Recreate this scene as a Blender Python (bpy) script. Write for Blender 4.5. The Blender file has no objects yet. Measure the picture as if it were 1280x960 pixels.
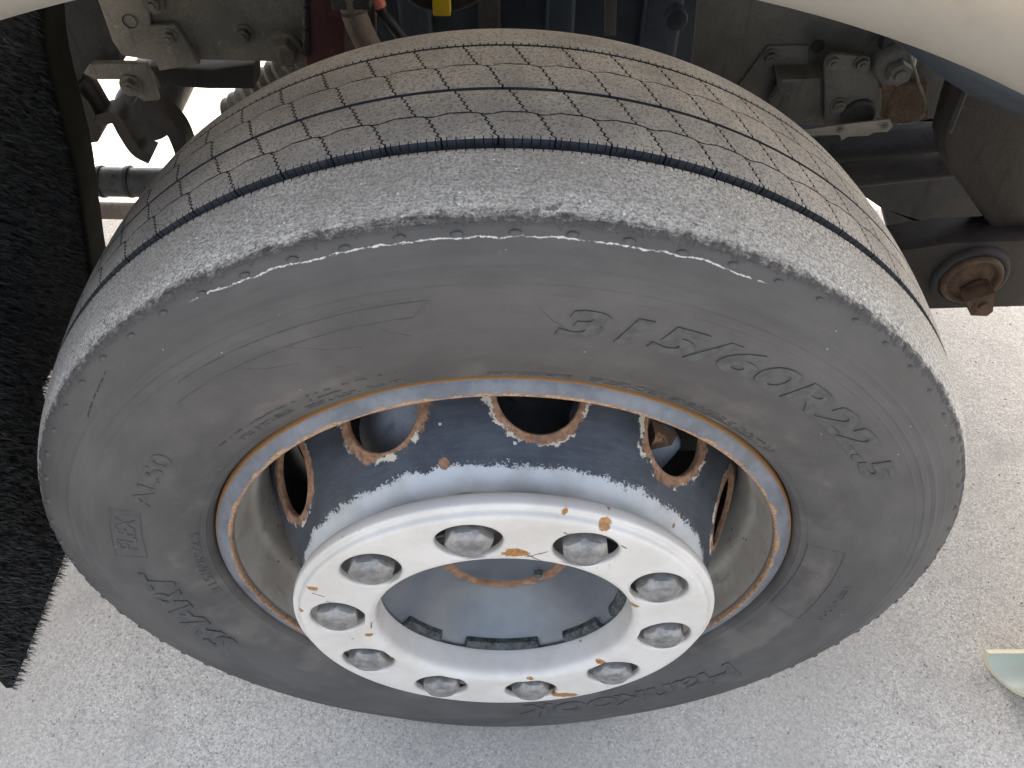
import bpy, bmesh, math, random
import numpy as np
from mathutils import Vector, Matrix, noise as mn

random.seed(7); np.random.seed(7)
SC = bpy.context.scene
COL = SC.collection
R = math.radians
H = 0.455                       # height of the wheel centre above the ground

# ------------------------------------------------------------------ camera
F_PX = 1055.3
CAM = Vector((0.0060, -0.5908, 0.8084))       # relative to the wheel centre
PITCH, YAW, ROLL = 0.84587, 0.00516, -0.00045
cd = bpy.data.cameras.new('camera'); cam = bpy.data.objects.new('camera', cd); COL.objects.link(cam)
FWD = Vector((math.sin(YAW)*math.cos(PITCH), math.cos(YAW)*math.cos(PITCH), -math.sin(PITCH)))
RGT = Vector((math.cos(YAW), -math.sin(YAW), 0)); UPV = RGT.cross(FWD)
_m = Matrix((RGT, UPV, -FWD)).transposed().to_4x4(); _m.translation = CAM + Vector((0, 0, H))
cam.matrix_world = _m
cd.sensor_fit = 'HORIZONTAL'; cd.sensor_width = 36.0; cd.lens = 36.0*F_PX/1280
cd.clip_start = 0.02; cd.clip_end = 500
SC.camera = cam

# ------------------------------------------------------------------ light
SUN_EL, SUN_AZ = R(50), R(8)     # sun behind the truck, a little to the right
w = bpy.data.worlds.new('World'); SC.world = w; w.use_nodes = True
nt = w.node_tree; bg = nt.nodes['Background']
sky = nt.nodes.new('ShaderNodeTexSky'); sky.sky_type = 'NISHITA'; sky.sun_disc = False
sky.sun_elevation = SUN_EL; sky.sun_rotation = SUN_AZ
sky.air_density = 1.0; sky.dust_density = 4.0; sky.ozone_density = 1.0
hs = nt.nodes.new('ShaderNodeHueSaturation'); hs.inputs['Saturation'].default_value = 0.62
nt.links.new(sky.outputs[0], hs.inputs['Color']); nt.links.new(hs.outputs[0], bg.inputs[0])
bg.inputs[1].default_value = 0.14
sl = bpy.data.lights.new('sun', 'SUN'); sl.energy = 4.0; sl.angle = R(0.5); sl.color = (1, .93, .82)
so = bpy.data.objects.new('sun', sl); COL.objects.link(so)
_d = Vector((math.sin(SUN_AZ)*math.cos(SUN_EL), math.cos(SUN_AZ)*math.cos(SUN_EL), math.sin(SUN_EL)))
so.rotation_euler = _d.to_track_quat('Z', 'Y').to_euler(); so.location = (0, 6, 6)
SC.view_settings.view_transform = 'Standard'; SC.view_settings.look = 'None'
SC.view_settings.exposure = 2.55; SC.view_settings.gamma = 1.0
SC.cycles.max_bounces = 6; SC.cycles.diffuse_bounces = 4; SC.cycles.glossy_bounces = 2; SC.cycles.transmission_bounces = 0

# ------------------------------------------------------------------ helpers
def at(px, py, y):
    """point of the photograph on the vertical plane y (relative to wheel centre -> world)"""
    d = (px-640)*RGT + (480-py)*UPV + F_PX*FWD
    t = (y-CAM.y)/d.y
    p = CAM + t*d
    return Vector((p.x, p.y, p.z+H))

def link(o, parent=None):
    COL.objects.link(o)
    if parent is not None:
        o.parent = parent
        o.matrix_parent_inverse = Matrix.Translation(-parent.location)
    return o

def meshobj(name, verts, faces, mat, parent=None, loc=(0, 0, 0), smooth=True, attrs=None, edges=()):
    me = bpy.data.meshes.new(name)
    me.from_pydata([tuple(v) for v in verts], list(edges), [tuple(f) for f in faces])
    if mat: me.materials.append(mat)
    if attrs:
        for k, a in attrs.items():
            at_ = me.attributes.new(k, 'FLOAT', 'POINT'); at_.data.foreach_set('value', np.asarray(a, dtype=np.float32))
    me.update()
    if smooth: me.polygons.foreach_set('use_smooth', [True]*len(me.polygons))
    o = bpy.data.objects.new(name, me); o.location = loc
    return link(o, parent)

def bmobj(name, bm, mat, parent=None, loc=(0, 0, 0), smooth=False, angle=None):
    me = bpy.data.meshes.new(name)
    bmesh.ops.recalc_face_normals(bm, faces=bm.faces)
    bm.to_mesh(me); bm.free()
    me.materials.append(mat)
    if smooth or angle: me.polygons.foreach_set('use_smooth', [True]*len(me.polygons))
    if angle: me.set_sharp_from_angle(angle=R(angle))
    o = bpy.data.objects.new(name, me); o.location = loc
    return link(o, parent)

def empty(name, loc, label, cat, group=None):
    o = bpy.data.objects.new(name, None); o.location = loc; o.empty_display_size = .1
    COL.objects.link(o); o['label'] = label; o['category'] = cat
    if group: o['group'] = group
    return o

# ---- node expression helper
class S:
    def __init__(s, b, sock): s.b, s.s = b, sock
    def _m(s, op, o=None, o2=None):
        return s.b.math(op, s, o, o2)
    def __add__(s, o): return s._m('ADD', o)
    __radd__ = __add__
    def __sub__(s, o): return s._m('SUBTRACT', o)
    def __rsub__(s, o): return s.b.math('SUBTRACT', o, s)
    def __mul__(s, o): return s._m('MULTIPLY', o)
    __rmul__ = __mul__
    def __truediv__(s, o): return s._m('DIVIDE', o)
    def abs(s): return s._m('ABSOLUTE')
    def max(s, o): return s._m('MAXIMUM', o)
    def min(s, o): return s._m('MINIMUM', o)
    def pow(s, o): return s._m('POWER', o)

class B:
    def __init__(s, name):
        s.m = bpy.data.materials.new(name); s.m.use_nodes = True
        s.nt = s.m.node_tree; s.p = s.nt.nodes['Principled BSDF']
    def put(s, sock, v):
        if isinstance(v, S): s.nt.links.new(v.s, sock)
        elif isinstance(v, (tuple, list)):
            sock.default_value = tuple(v)+(1,) if (len(v) == 3 and sock.type == 'RGBA') else v
        elif v is not None: sock.default_value = v
    def math(s, op, a, b=None, c=None):
        n = s.nt.nodes.new('ShaderNodeMath'); n.operation = op
        s.put(n.inputs[0], a); s.put(n.inputs[1], b)
        if c is not None: s.put(n.inputs[2], c)
        return S(s, n.outputs[0])
    def pos(s): return S(s, s.nt.nodes.new('ShaderNodeNewGeometry').outputs['Position'])
    def obj(s): return S(s, s.nt.nodes.new('ShaderNodeTexCoord').outputs['Object'])
    def attr(s, k):
        n = s.nt.nodes.new('ShaderNodeAttribute'); n.attribute_name = k; return S(s, n.outputs['Fac'])
    def xyz(s, v):
        n = s.nt.nodes.new('ShaderNodeSeparateXYZ'); s.put(n.inputs[0], v); return [S(s, o) for o in n.outputs]
    def comb(s, x, y, z):
        n = s.nt.nodes.new('ShaderNodeCombineXYZ')
        for i, q in enumerate((x, y, z)): s.put(n.inputs[i], q)
        return S(s, n.outputs[0])
    def noise(s, vec, scale, detail=4, rough=.55, dist=0):
        n = s.nt.nodes.new('ShaderNodeTexNoise'); s.put(n.inputs['Vector'], vec)
        n.inputs['Scale'].default_value = scale; n.inputs['Detail'].default_value = detail
        n.inputs['Roughness'].default_value = rough; n.inputs['Distortion'].default_value = dist
        return S(s, n.outputs['Fac'])
    def vor(s, vec, scale, feature='F1', out='Distance', rnd=1):
        n = s.nt.nodes.new('ShaderNodeTexVoronoi'); n.feature = feature; s.put(n.inputs['Vector'], vec)
        n.inputs['Scale'].default_value = scale; n.inputs['Randomness'].default_value = rnd
        return S(s, n.outputs[out])
    def ramp(s, x, a, b, lo=0., hi=1.):
        n = s.nt.nodes.new('ShaderNodeMapRange'); n.interpolation_type = 'SMOOTHSTEP'
        s.put(n.inputs['Value'], x); n.inputs['From Min'].default_value = a; n.inputs['From Max'].default_value = b
        n.inputs['To Min'].default_value = lo; n.inputs['To Max'].default_value = hi
        return S(s, n.outputs[0])
    def mix(s, f, a, b):
        n = s.nt.nodes.new('ShaderNodeMix'); n.data_type = 'RGBA'
        s.put(n.inputs[0], f); s.put(n.inputs[6], a); s.put(n.inputs[7], b); return S(s, n.outputs[2])
    def bump(s, h, strength=1., dist=.001, normal=None):
        n = s.nt.nodes.new('ShaderNodeBump'); n.inputs['Strength'].default_value = strength
        n.inputs['Distance'].default_value = dist; s.put(n.inputs['Height'], h)
        if normal: s.put(n.inputs['Normal'], normal)
        return S(s, n.outputs[0])
    def out(s, color, rough=.6, metal=0., normal=None, spec=None, coat=None):
        s.put(s.p.inputs['Base Color'], color); s.put(s.p.inputs['Roughness'], rough); s.put(s.p.inputs['Metallic'], metal)
        if normal: s.put(s.p.inputs['Normal'], normal)
        if spec is not None: s.put(s.p.inputs['Specular IOR Level'], spec)
        if coat is not None: s.put(s.p.inputs['Coat Weight'], coat); s.p.inputs['Coat Roughness'].default_value = .25
        return s.m
    def polar(s):
        x, y, z = s.xyz(s.obj())
        r = s.math('SQRT', x*x + z*z)
        a = s.math('ARCTAN2', z, x)
        return x, y, z, r, a

RUST_A, RUST_B, RUST_C = (.150, .068, .032), (.260, .150, .085), (.070, .032, .020)
def rustcol(b, p):
    n1 = b.noise(p, 180, 5, .7); n2 = b.noise(p, 45, 4, .6)
    c = b.mix(b.ramp(n1, .35, .65), RUST_A, RUST_B)
    return b.mix(b.ramp(n2, .52, .72), c, RUST_C)

# ------------------------------------------------------------------ materials
def mat_asphalt():
    b = B('asphalt'); p = b.pos()
    px, py, pz = b.xyz(p)
    w1 = b.noise(p, 260, 2, .6); w2 = b.noise(p, 230, 2, .6)
    q = b.comb(px + (w1-.5)*.006, py + (w2-.5)*.006, pz)       # broken stone outlines
    v = b.vor(q, 400, out='Color'); vx, vy, vz = b.xyz(v)
    d = b.vor(q, 400)
    fine = b.noise(p, 900, 2, .7); mid = b.noise(p, 130, 4, .7); big = b.noise(p, 3.2, 4, .6)
    grain = vx*.30 + fine*.35 + mid*.45
    c = b.mix(b.ramp(grain, .36, .74), (.300, .272, .230), (.505, .460, .395))
    c = b.mix(b.ramp(vy, .86, .92)*b.ramp(d, .65, .40)*.75, c, (.13, .122, .112))
    c = b.mix(b.ramp(vz, .965, .985)*b.ramp(d, .5, .3)*.8, c, (.74, .70, .62))
    c = b.mix(b.ramp(big, .35, .66)*.5, c, (.33, .30, .255))
    stain = b.noise(p, 9, 5, .65)
    c = b.mix(b.ramp(stain, .50, .74)*.45, c, (.22, .205, .18))
    h = fine*.5 + mid + vz*.5 - b.ramp(vy, .86, .92)*.6
    return b.out(c, .85, normal=b.bump(h, .8, .0018))

def dusty(name, base, dust, amount=.5, rough=.6, metal=0., scale=18, rust=0., bump=.3, spec=.25):
    """paint, rubber or metal under road dirt: broad dust, caked specks, dark oily runs, optional rust"""
    b = B(name); p = b.pos(); px, py, pz = b.xyz(p)
    n = b.noise(p, scale, 6, .7); f = b.noise(p, 260, 3, .75); k = b.noise(p, scale*4.5, 4, .7)
    c = b.mix(b.ramp(n*.65 + f*.35, .38, .64)*amount, base, dust)
    run = b.noise(b.comb(px*60., py*60., pz*9.), 1., 4, .65)
    c = b.mix(b.ramp(run, .54, .72)*.6, c, tuple(q*.35 for q in base))
    c = b.mix(b.ramp(k, .62, .70)*.7*amount, c, tuple(min(.8, q*1.35) for q in dust))
    if rust > 0:
        rn = b.noise(p, 26, 6, .7)
        c = b.mix(b.ramp(rn, .72-.3*rust, .78-.3*rust), c, rustcol(b, p))
    return b.out(c, b.ramp(n, .3, .7, rough-.08, rough+.15), metal, b.bump(k*.6 + f*.5, bump*1.6, .0012), spec=spec)

def mat_sidewall():
    b = B('sidewall_rubber'); x, y, z, r, a = b.polar()
    p = b.obj()
    pc = b.comb(a*2.2, r*14., y*4.)                # smears that follow the turning direction
    n1 = b.noise(pc, 2.2, 6, .65); n2 = b.noise(p, 9, 5, .6); f = b.noise(p, 900, 2, .6)
    c = b.mix(b.ramp(n1*.55 + n2*.45, .36, .66), (.050, .046, .0425), (.075, .069, .0635))
    # dried mud film near the bead, with its own ragged outer edge
    film = b.ramp(r + (b.noise(pc, 3.5, 5, .7)-.5)*.05, .352, .340)
    patch = b.ramp(b.noise(p, 11, 4, .6), .45, .62)
    c = b.mix(film*patch*.55, c, (.120, .103, .088))
    c = b.mix(b.ramp(b.noise(p, 5, 4, .55), .56, .74)*.4, c, (.092, .083, .075))
    # fine light scratches and specks
    sp = b.vor(p, 240, out='Color'); sx, sy, sz = b.xyz(sp)
    c = b.mix(b.ramp(sx, .992, .995)*b.ramp(b.vor(p, 240), .22, .12), c, (.24, .23, .21))
    sc = b.noise(b.comb(a*9., r*260., y*30), 1.6, 2, .5)
    c = b.mix(b.ramp(sc, .70, .78)*.22, c, (.125, .118, .11))
    # kerb scuff: a torn pale line just under the shoulder, upper part of the tyre
    wob = (b.noise(b.comb(a, 0, 0), 9, 3, .6)-.5)*.010 + (b.noise(b.comb(a, 3, 0), 90, 3, .7)-.5)*.0025
    d = (r - .4500 - wob).abs()
    wd = b.noise(b.comb(a, 7, 0), 55, 4, .75)*.0036 - .0014
    rng = b.ramp(a, 1.13, 1.16)*b.ramp(a, 2.10, 2.06)
    brk = b.ramp(b.noise(b.comb(a*26., r*160., 2), 1., 4, .75), .42, .50)
    scuff = b.ramp(d - wd, .0004, -.0004)*rng*brk
    c = b.mix(scuff, c, (.46, .445, .41))
    # short cut on the left shoulder
    cut = (b.noise(b.comb(a, 9, 0), 60, 3, .6)-.5)*.004
    cd_ = (r - .4390 + (a-2.42)*.075 - cut).abs()
    cm = b.ramp(cd_, .0011, .0004)*b.ramp(a, 2.33, 2.35)*b.ramp(a, 2.49, 2.47)*b.ramp(b.noise(p, 130, 2), .42, .5)
    c = b.mix(cm, c, (.012, .011, .011))
    h = f*.5 + b.noise(p, 240, 3, .7)*.8
    return b.out(c, b.ramp(n2, .3, .7, .62, .78), normal=b.bump(h, .35, .0009), spec=.35)

def mat_letter():
    b = B('lettering_rubber'); p = b.obj()
    n = b.noise(p, 120, 4, .6)
    c = b.mix(b.ramp(n, .35, .65), (.043, .041, .039), (.067, .064, .060))
    return b.out(c, .68, normal=b.bump(b.noise(p, 700, 2), .3, .0004), spec=.35)

def mat_tread():
    b = B('tread_rubber'); p = b.pos()
    n = b.noise(p, 12, 5, .6); f = b.noise(p, 420, 4, .75); g = b.noise(p, 1400, 2, .7)
    c = b.mix(b.ramp(n, .34, .68), (.360, .330, .292), (.540, .488, .425))
    c = b.mix(b.ramp(f, .47, .62)*.75, c, (.13, .118, .105))
    v = b.vor(p, 230, out='Color'); vx, vy, vz = b.xyz(v)
    c = b.mix(b.ramp(vx, .965, .975)*b.ramp(b.vor(p, 230), .32, .2), c, (.42, .40, .36))
    h = f + g*.5
    return b.out(c, .85, normal=b.bump(h, 1., .0014), spec=.3)

def mat_rib():
    b = B('worn_shoulder_rubber'); x, y, z, r, a = b.polar(); p = b.obj()
    e = b.ramp(y, -.092, -.138)                      # roughness grows towards the outer edge
    pr = b.comb(a*.46, r, y)
    st = b.noise(b.comb(a*60.+y*120., y*330.-a*25., 0), 1.0, 4, .7)   # diagonal tears
    f = b.noise(p, 420, 4, .8); n = b.noise(p, 16, 4, .6); m = b.noise(p, 120, 4, .7)
    c = b.mix(b.ramp(f, .35, .65), (.225, .208, .185), (.640, .595, .530))
    c = b.mix(b.ramp(n, .40, .66)*.45, c, (.33, .29, .245))
    c = b.mix(b.ramp(st, .52, .62)*b.ramp(y, -.092, -.120)*.5, c, (.66, .62, .56))
    s2 = b.noise(b.comb(a*16., y*420., 0), 1., 4, .7)                 # scrapes along the rolling direction
    c = b.mix(b.ramp(s2, .55, .68)*.45, c, (.16, .148, .132))
    c = b.mix(b.ramp(m, .57, .66)*b.ramp(y, -.106, -.128)*.85, c, (.11, .107, .107))
    v = b.vor(p, 260, out='Color'); vx, vy, vz = b.xyz(v)
    c = b.mix(b.ramp(vx, .945, .96)*b.ramp(b.vor(p, 260)+(f-.5)*.3, .30, .18), c, (.80, .78, .74))
    c = b.mix(b.ramp(y + (m-.5)*.020 + (s2-.5)*.010 + (f-.5)*.004, -.1268, -.1348), c, (.070, .064, .059))
    h = f + st*1.4*e + m*1.5*e
    return b.out(c, .88, normal=b.bump(h, .9, .0016), spec=.25)

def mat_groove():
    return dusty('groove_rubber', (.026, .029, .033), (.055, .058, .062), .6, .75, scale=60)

def mat_disc(nsec, phase):
    b = B('wheel_disc_paint'); x, y, z, r, a = b.polar(); p = b.obj()
    hd = b.attr('hole_d')
    n = b.noise(p, 22, 6, .65); f = b.noise(p, 240, 4, .75); st = b.noise(b.comb(a*5., r*160., y*160.), 1.5, 4, .6)
    c = b.mix(b.ramp(n*.6+st*.4, .36, .66), (.016, .0195, .026), (.038, .044, .054))
    c = b.mix(b.ramp(b.noise(p, 420, 3, .7), .62, .72)*.45, c, (.085, .09, .095))
    c = b.mix(b.ramp(b.noise(b.comb(a*14., r*40., y*420.), 1., 3, .7), .62, .72)*.35, c, (.095, .10, .105))
    # scraps of white paint, stone chips
    v = b.vor(p, 90, out='Color'); vx, vy, vz = b.xyz(v)
    c = b.mix(b.ramp(vx, .93, .94)*b.ramp(b.vor(p, 90)+(f-.5)*.35, .17, .10), c, (.36, .37, .37))
    # white coat left around the nut ring, flaked along a ragged edge
    rag = (b.noise(p, 34, 4, .7)-.5)*.020 + (b.noise(p, 330, 4, .8)-.5)*.022
    white = b.ramp(y + rag + (r-.2)*.1, -.1515, -.1530)
    wc = b.mix(b.ramp(b.noise(p, 30, 5, .6), .4, .7), (.42, .42, .41), (.345, .335, .31))
    c = b.mix(white, c, wc)
    # rust eating outwards from every hand hole, with blistered pale edge
    rg = (b.noise(p, 38, 5, .7)-.5)*.020 + (b.noise(p, 330, 4, .8)-.5)*.010
    rust = b.ramp(hd + rg + (b.noise(p, 14, 3, .6)-.5)*.030, .0085, .0076)
    blis = b.ramp(hd + rg*1.3, .0120, .0110)*b.ramp(b.noise(p, 55, 3, .6), .47, .53)
    c = b.mix(blis, c, (.40, .355, .28))
    rc = rustcol(b, p)
    c = b.mix(rust, c, rc)
    # single rust spots
    tot = rust; spn = (b.noise(p, 200, 4, .7)-.5)*.006
    for (sx, sz, sy, sr) in DISC_SPOTS:
        dd = b.math('SQRT', (x-sx)*(x-sx) + (z-sz)*(z-sz) + (y-sy)*(y-sy))
        s_ = b.ramp(dd + spn, sr, sr-.0008)
        c = b.mix(s_, c, rc); tot = tot.max(s_)
    # inner joint to the rim is rusty too
    c = b.mix(b.ramp(y + rg*.8, -.032, -.028), c, rc)
    h = f*(rust+.25) + blis*.5 + white*.6
    return b.out(c, b.ramp(tot, 0, 1, .50, .85), normal=b.bump(h, .6, .0007), spec=.45)

def mat_rim():
    b = B('rim_paint'); x, y, z, r, a = b.polar(); p = b.obj()
    n = b.noise(p, 25, 5, .65); f = b.noise(p, 300, 4, .75)
    grey = b.mix(b.ramp(n, .35, .65), (.065, .070, .080), (.120, .126, .138))
    cream = b.mix(b.ramp(b.noise(p, 14, 6, .6), .35, .7), (.46, .43, .36), (.34, .29, .235))
    c = b.mix(b.ramp(y + (r-.2985).max(0)*-8., -.1340, -.1300), grey, cream)
    c = b.mix(b.ramp(y + (n-.5)*.02, -.048, -.030), c, (.010, .009, .008))  # shade painted in: barrel blackened behind the disc so hand holes look dark
    # brown grime and rust streaks low inside the barrel
    low = b.noise(b.comb(a*3., r*4, y*30.), 1.6, 5, .7)
    c = b.mix(b.ramp(low, .52, .74)*b.ramp(y, -.130, -.122)*.7, c, (.17, .115, .085))
    v = b.vor(p, 110, out='Color'); vx, vy, vz = b.xyz(v)
    c = b.mix(b.ramp(vx, .90, .92)*b.ramp(b.vor(p, 110), .22, .12)*b.ramp(y, -.130, -.122), c, (.07, .05, .04))
    rg = (b.noise(p, 50, 5, .7)-.5)*.010 + (f-.5)*.006
    rc = rustcol(b, p)
    rl = b.ramp(r + rg*.8 + (b.noise(p, 22, 5, .75)-.5)*.014 - z*.006, .2862, .2852)*b.ramp(y + rg*.5, -.1325, -.1345)
    rl2 = b.ramp(r + rg*.25, .2984, .2990)
    rust = rl.max(rl2*.95)
    c = b.mix(rust, c, b.mix(b.ramp(f, .4, .62), rc, (.33, .215, .125)))
    c = b.mix(rl2, c, (.20, .095, .028))
    h = f*(rust+.25)
    return b.out(c, b.ramp(rust, 0, 1, .5, .85), normal=b.bump(h, .5, .0006))

def mat_ring():
    b = B('nut_ring_white_paint'); x, y, z, r, a = b.polar(); p = b.obj()
    n = b.noise(p, 16, 6, .6); f = b.noise(p, 340, 4, .75)
    c = b.mix(b.ramp(n, .35, .68), (.500, .468, .425), (.430, .398, .355))
    c = b.mix(b.ramp(b.noise(p, 60, 6, .7), .60, .75)*.25, c, (.30, .28, .25))
    c = b.mix(b.ramp(b.noise(p, 9, 5, .7), .52, .70)*.3, c, (.36, .32, .27))
    c = b.mix(b.ramp(b.noise(b.comb(x*30., z*6., y*30.), 6, 4, .7), .63, .70)*.35, c, (.27, .24, .21))
    # tiny chips
    v = b.vor(p, 70, out='Color'); vx, vy, vz = b.xyz(v)
    chip = b.ramp(vx, .94, .95)*b.ramp(b.vor(p, 70)+(f-.5)*.2, .13, .08)
    c = b.mix(chip, c, (.20, .15, .10))
    v2 = b.vor(p, 34, out='Color'); wx, wy, wz = b.xyz(v2)
    ch2 = b.ramp(wx, .90, .91)*b.ramp(b.vor(p, 34)+(f-.5)*.2, .10, .07)
    c = b.mix(ch2, c, (.30, .145, .04))
    # scratches
    cn = (b.noise(p, 350, 2)-.5)*.0016
    for i, (sx, sz, ang, ln) in enumerate(RING_SCR):
        ca, sa = math.cos(ang), math.sin(ang)
        u = (x-sx)*ca + (z-sz)*sa; q = (z-sz)*ca - (x-sx)*sa
        sm = b.ramp(u.abs(), ln, ln*.9)*b.ramp(q.abs() + cn, .0009, .0006)
        c = b.mix(sm*b.ramp(y, -.195, -.200), c, (.09, .07, .055))
    spn = (b.noise(p, 130, 5, .75)-.5)*1.9; rcol = b.mix(b.ramp(f, .38, .62), (.31, .145, .030), (.17, .075, .022))
    for (sx, sz, sr, el) in RING_SPOTS:
        dd = b.math('SQRT', (x-sx)*(x-sx)*(1/el**2) + (z-sz)*(z-sz))
        s_ = b.ramp(dd + spn*sr, sr, sr*.82)*b.ramp(y, -.185, -.188)
        c = b.mix(s_, c, rcol)
    h = n*.4 + f*.3
    return b.out(c, b.ramp(n, .3, .7, .28, .46), normal=b.bump(h, .35, .0006), spec=.5)

def mat_hub():
    b = B('hub_paint'); x, y, z, r, a = b.polar(); p = b.obj()
    n = b.noise(p, 12, 6, .6); f = b.noise(p, 260, 4, .75)
    c = b.mix(b.ramp(n, .35, .68), (.070, .076, .086), (.110, .113, .118))
    rg = (b.noise(p, 70, 5, .7)-.5)*.010 + (f-.5)*.006
    rust = b.ramp((r - .066 + rg).abs(), .0062, .0050)
    c = b.mix(rust, c, rustcol(b, p))
    c = b.mix(b.ramp(b.noise(p, 40, 5, .7), .64, .72)*.5, c, (.045, .046, .05))
    return b.out(c, .32, normal=b.bump(n*.3+f*.3+rust*f*1.5, .4, .0007), metal=.15)

def mat_nut():
    b = B('nut_steel'); p = b.pos()
    n = b.noise(p, 70, 5, .65); f = b.noise(p, 500, 3, .7)
    c = b.mix(b.ramp(n, .35, .66), (.125, .121, .115), (.240, .226, .208))
    c = b.mix(b.ramp(f, .6, .7)*.4, c, (.08, .07, .06))
    return b.out(c, .5, metal=.35, normal=b.bump(n*.5+f*.4, .25, .0005))

DISC_SPOTS, RING_SPOTS, RING_SCR = [], [], []

# ------------------------------------------------------------------ ground
M_ASPH = mat_asphalt()
bm = bmesh.new(); bmesh.ops.create_grid(bm, x_segments=8, y_segments=8, size=60)
g = bmobj('ground', bm, M_ASPH); g['kind'] = 'structure'

# ------------------------------------------------------------------ the wheel
wheel = empty('truck_wheel', (0, 0, 0), 'large worn truck tyre on rusty steel wheel with white ten-nut ring', 'wheel')
WC = (0, 0, H)
NP = 73                                        # tread pitches round the tyre
def rt(y):                                     # tread crown
    ay = abs(y); e = max(0, ay-.108)/.028
    return .479 - .816*y*y - .0042*e*e

def lathe(name, prof, mat, parent, seg=360, loc=WC, fn=None, close=False, smooth=True):
    pr = np.array(prof); n = len(pr)
    th = np.linspace(0, 2*np.pi, seg, endpoint=False)
    V = np.zeros((seg, n, 3))
    V[:, :, 0] = np.cos(th)[:, None]*pr[:, 0]; V[:, :, 2] = np.sin(th)[:, None]*pr[:, 0]; V[:, :, 1] = pr[:, 1]
    if fn: V = fn(V)
    idx = np.arange(seg*n).reshape(seg, n); nx = np.roll(idx, -1, 0)
    m = n if close else n-1
    F = []
    for j in range(m):
        k = (j+1) % n
        F.append(np.stack([idx[:, j], idx[:, k], nx[:, k], nx[:, j]], 1))
    return meshobj(name, V.reshape(-1, 3), np.concatenate(F).tolist(), mat, parent, loc, smooth)

def smoothprof(pts, step=.004):
    """Catmull-Rom through the points"""
    P = [np.array(p) for p in pts]; P = [2*P[0]-P[1]] + P + [2*P[-1]-P[-2]]; out = []
    for i in range(1, len(P)-2):
        k = max(2, int(np.linalg.norm(P[i+1]-P[i])/step))
        for t in np.linspace(0, 1, k, endpoint=False):
            a, b_, c, d = P[i-1], P[i], P[i+1], P[i+2]
            out.append(.5*((2*b_)+(c-a)*t+(2*a-5*b_+4*c-d)*t*t+(3*b_-a-3*c+d)*t**3))
    out.append(P[-2]); return [tuple(o) for o in out]

def squash(V):
    """flatten the contact patch and bulge the sidewall above it"""
    z = V[..., 2]; r = np.hypot(V[..., 0], z)
    lim = -(H-.003)
    deep = np.clip((-.40-z)/.05, 0, 1)*np.clip((r-.33)/.1, 0, 1)
    V[..., 1] = V[..., 1] + np.sign(V[..., 1])*deep*.006*np.clip((.47-r)/.05, 0, 1)
    V[..., 2] = np.where(z < lim, lim, z)
    return V

# sidewall profile (r, y) from the bead to the shoulder, with moulded ridges
SIDE = smoothprof([(.3005, -.117), (.3022, -.1270), (.3050, -.1348), (.3120, -.1410), (.3280, -.1478), (.350, -.1535), (.372, -.1560), (.395, -.1560),
                   (.415, -.1535), (.432, -.1490), (.446, -.1432), (.4560, -.1375), (.4585, -.1345)], .0022)
def side_y(r):
    P = np.array(SIDE); return float(np.interp(r, P[:, 0], P[:, 1]))
def ridge(r):
    h = 0.
    for r0, w_, a_ in ((.4400, .0012, .0004), (.4305, .0016, .0013), (.4255, .0010, -.0007), (.4195, .0011, .0010), (.4120, .0010, .0007), (.3085, .0010, .0009), (.3130, .0008, -.0005)):
        h += .6*a_*math.exp(-((r-r0)/w_)**2)
    if .4195 < r < .4305: h += .0004
    return h
fine = []
P_ = np.array(SIDE)
for r in list(np.arange(.3005, .4585, .0006)):
    fine.append((r, side_y(r)-ridge(r)))
fine[0:0] = [(.290, -.110)]
prof = fine + [(.4575, -.131), (.4600, -.115), (.4640, -.095), (.4655, -.076), (.4655, -.0725)]
for y in np.linspace(-.071, .0795, 40): prof.append((rt(y)-.0085, y))
for y in (.090, .105, .120, .130): prof.append((rt(y)-.006, y))
prof += [(.4540, .1370)] + [(r, -side_y(r)) for r in np.arange(.452, .298, -.01)] + [(.290, .118)]
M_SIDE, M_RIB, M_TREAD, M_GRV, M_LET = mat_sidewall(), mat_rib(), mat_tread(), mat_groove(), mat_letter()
tyre = lathe('tyre', prof, M_SIDE, wheel, 480, fn=squash)
tyre['label'] = 'worn black truck tyre with scuffed shoulder'

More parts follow.
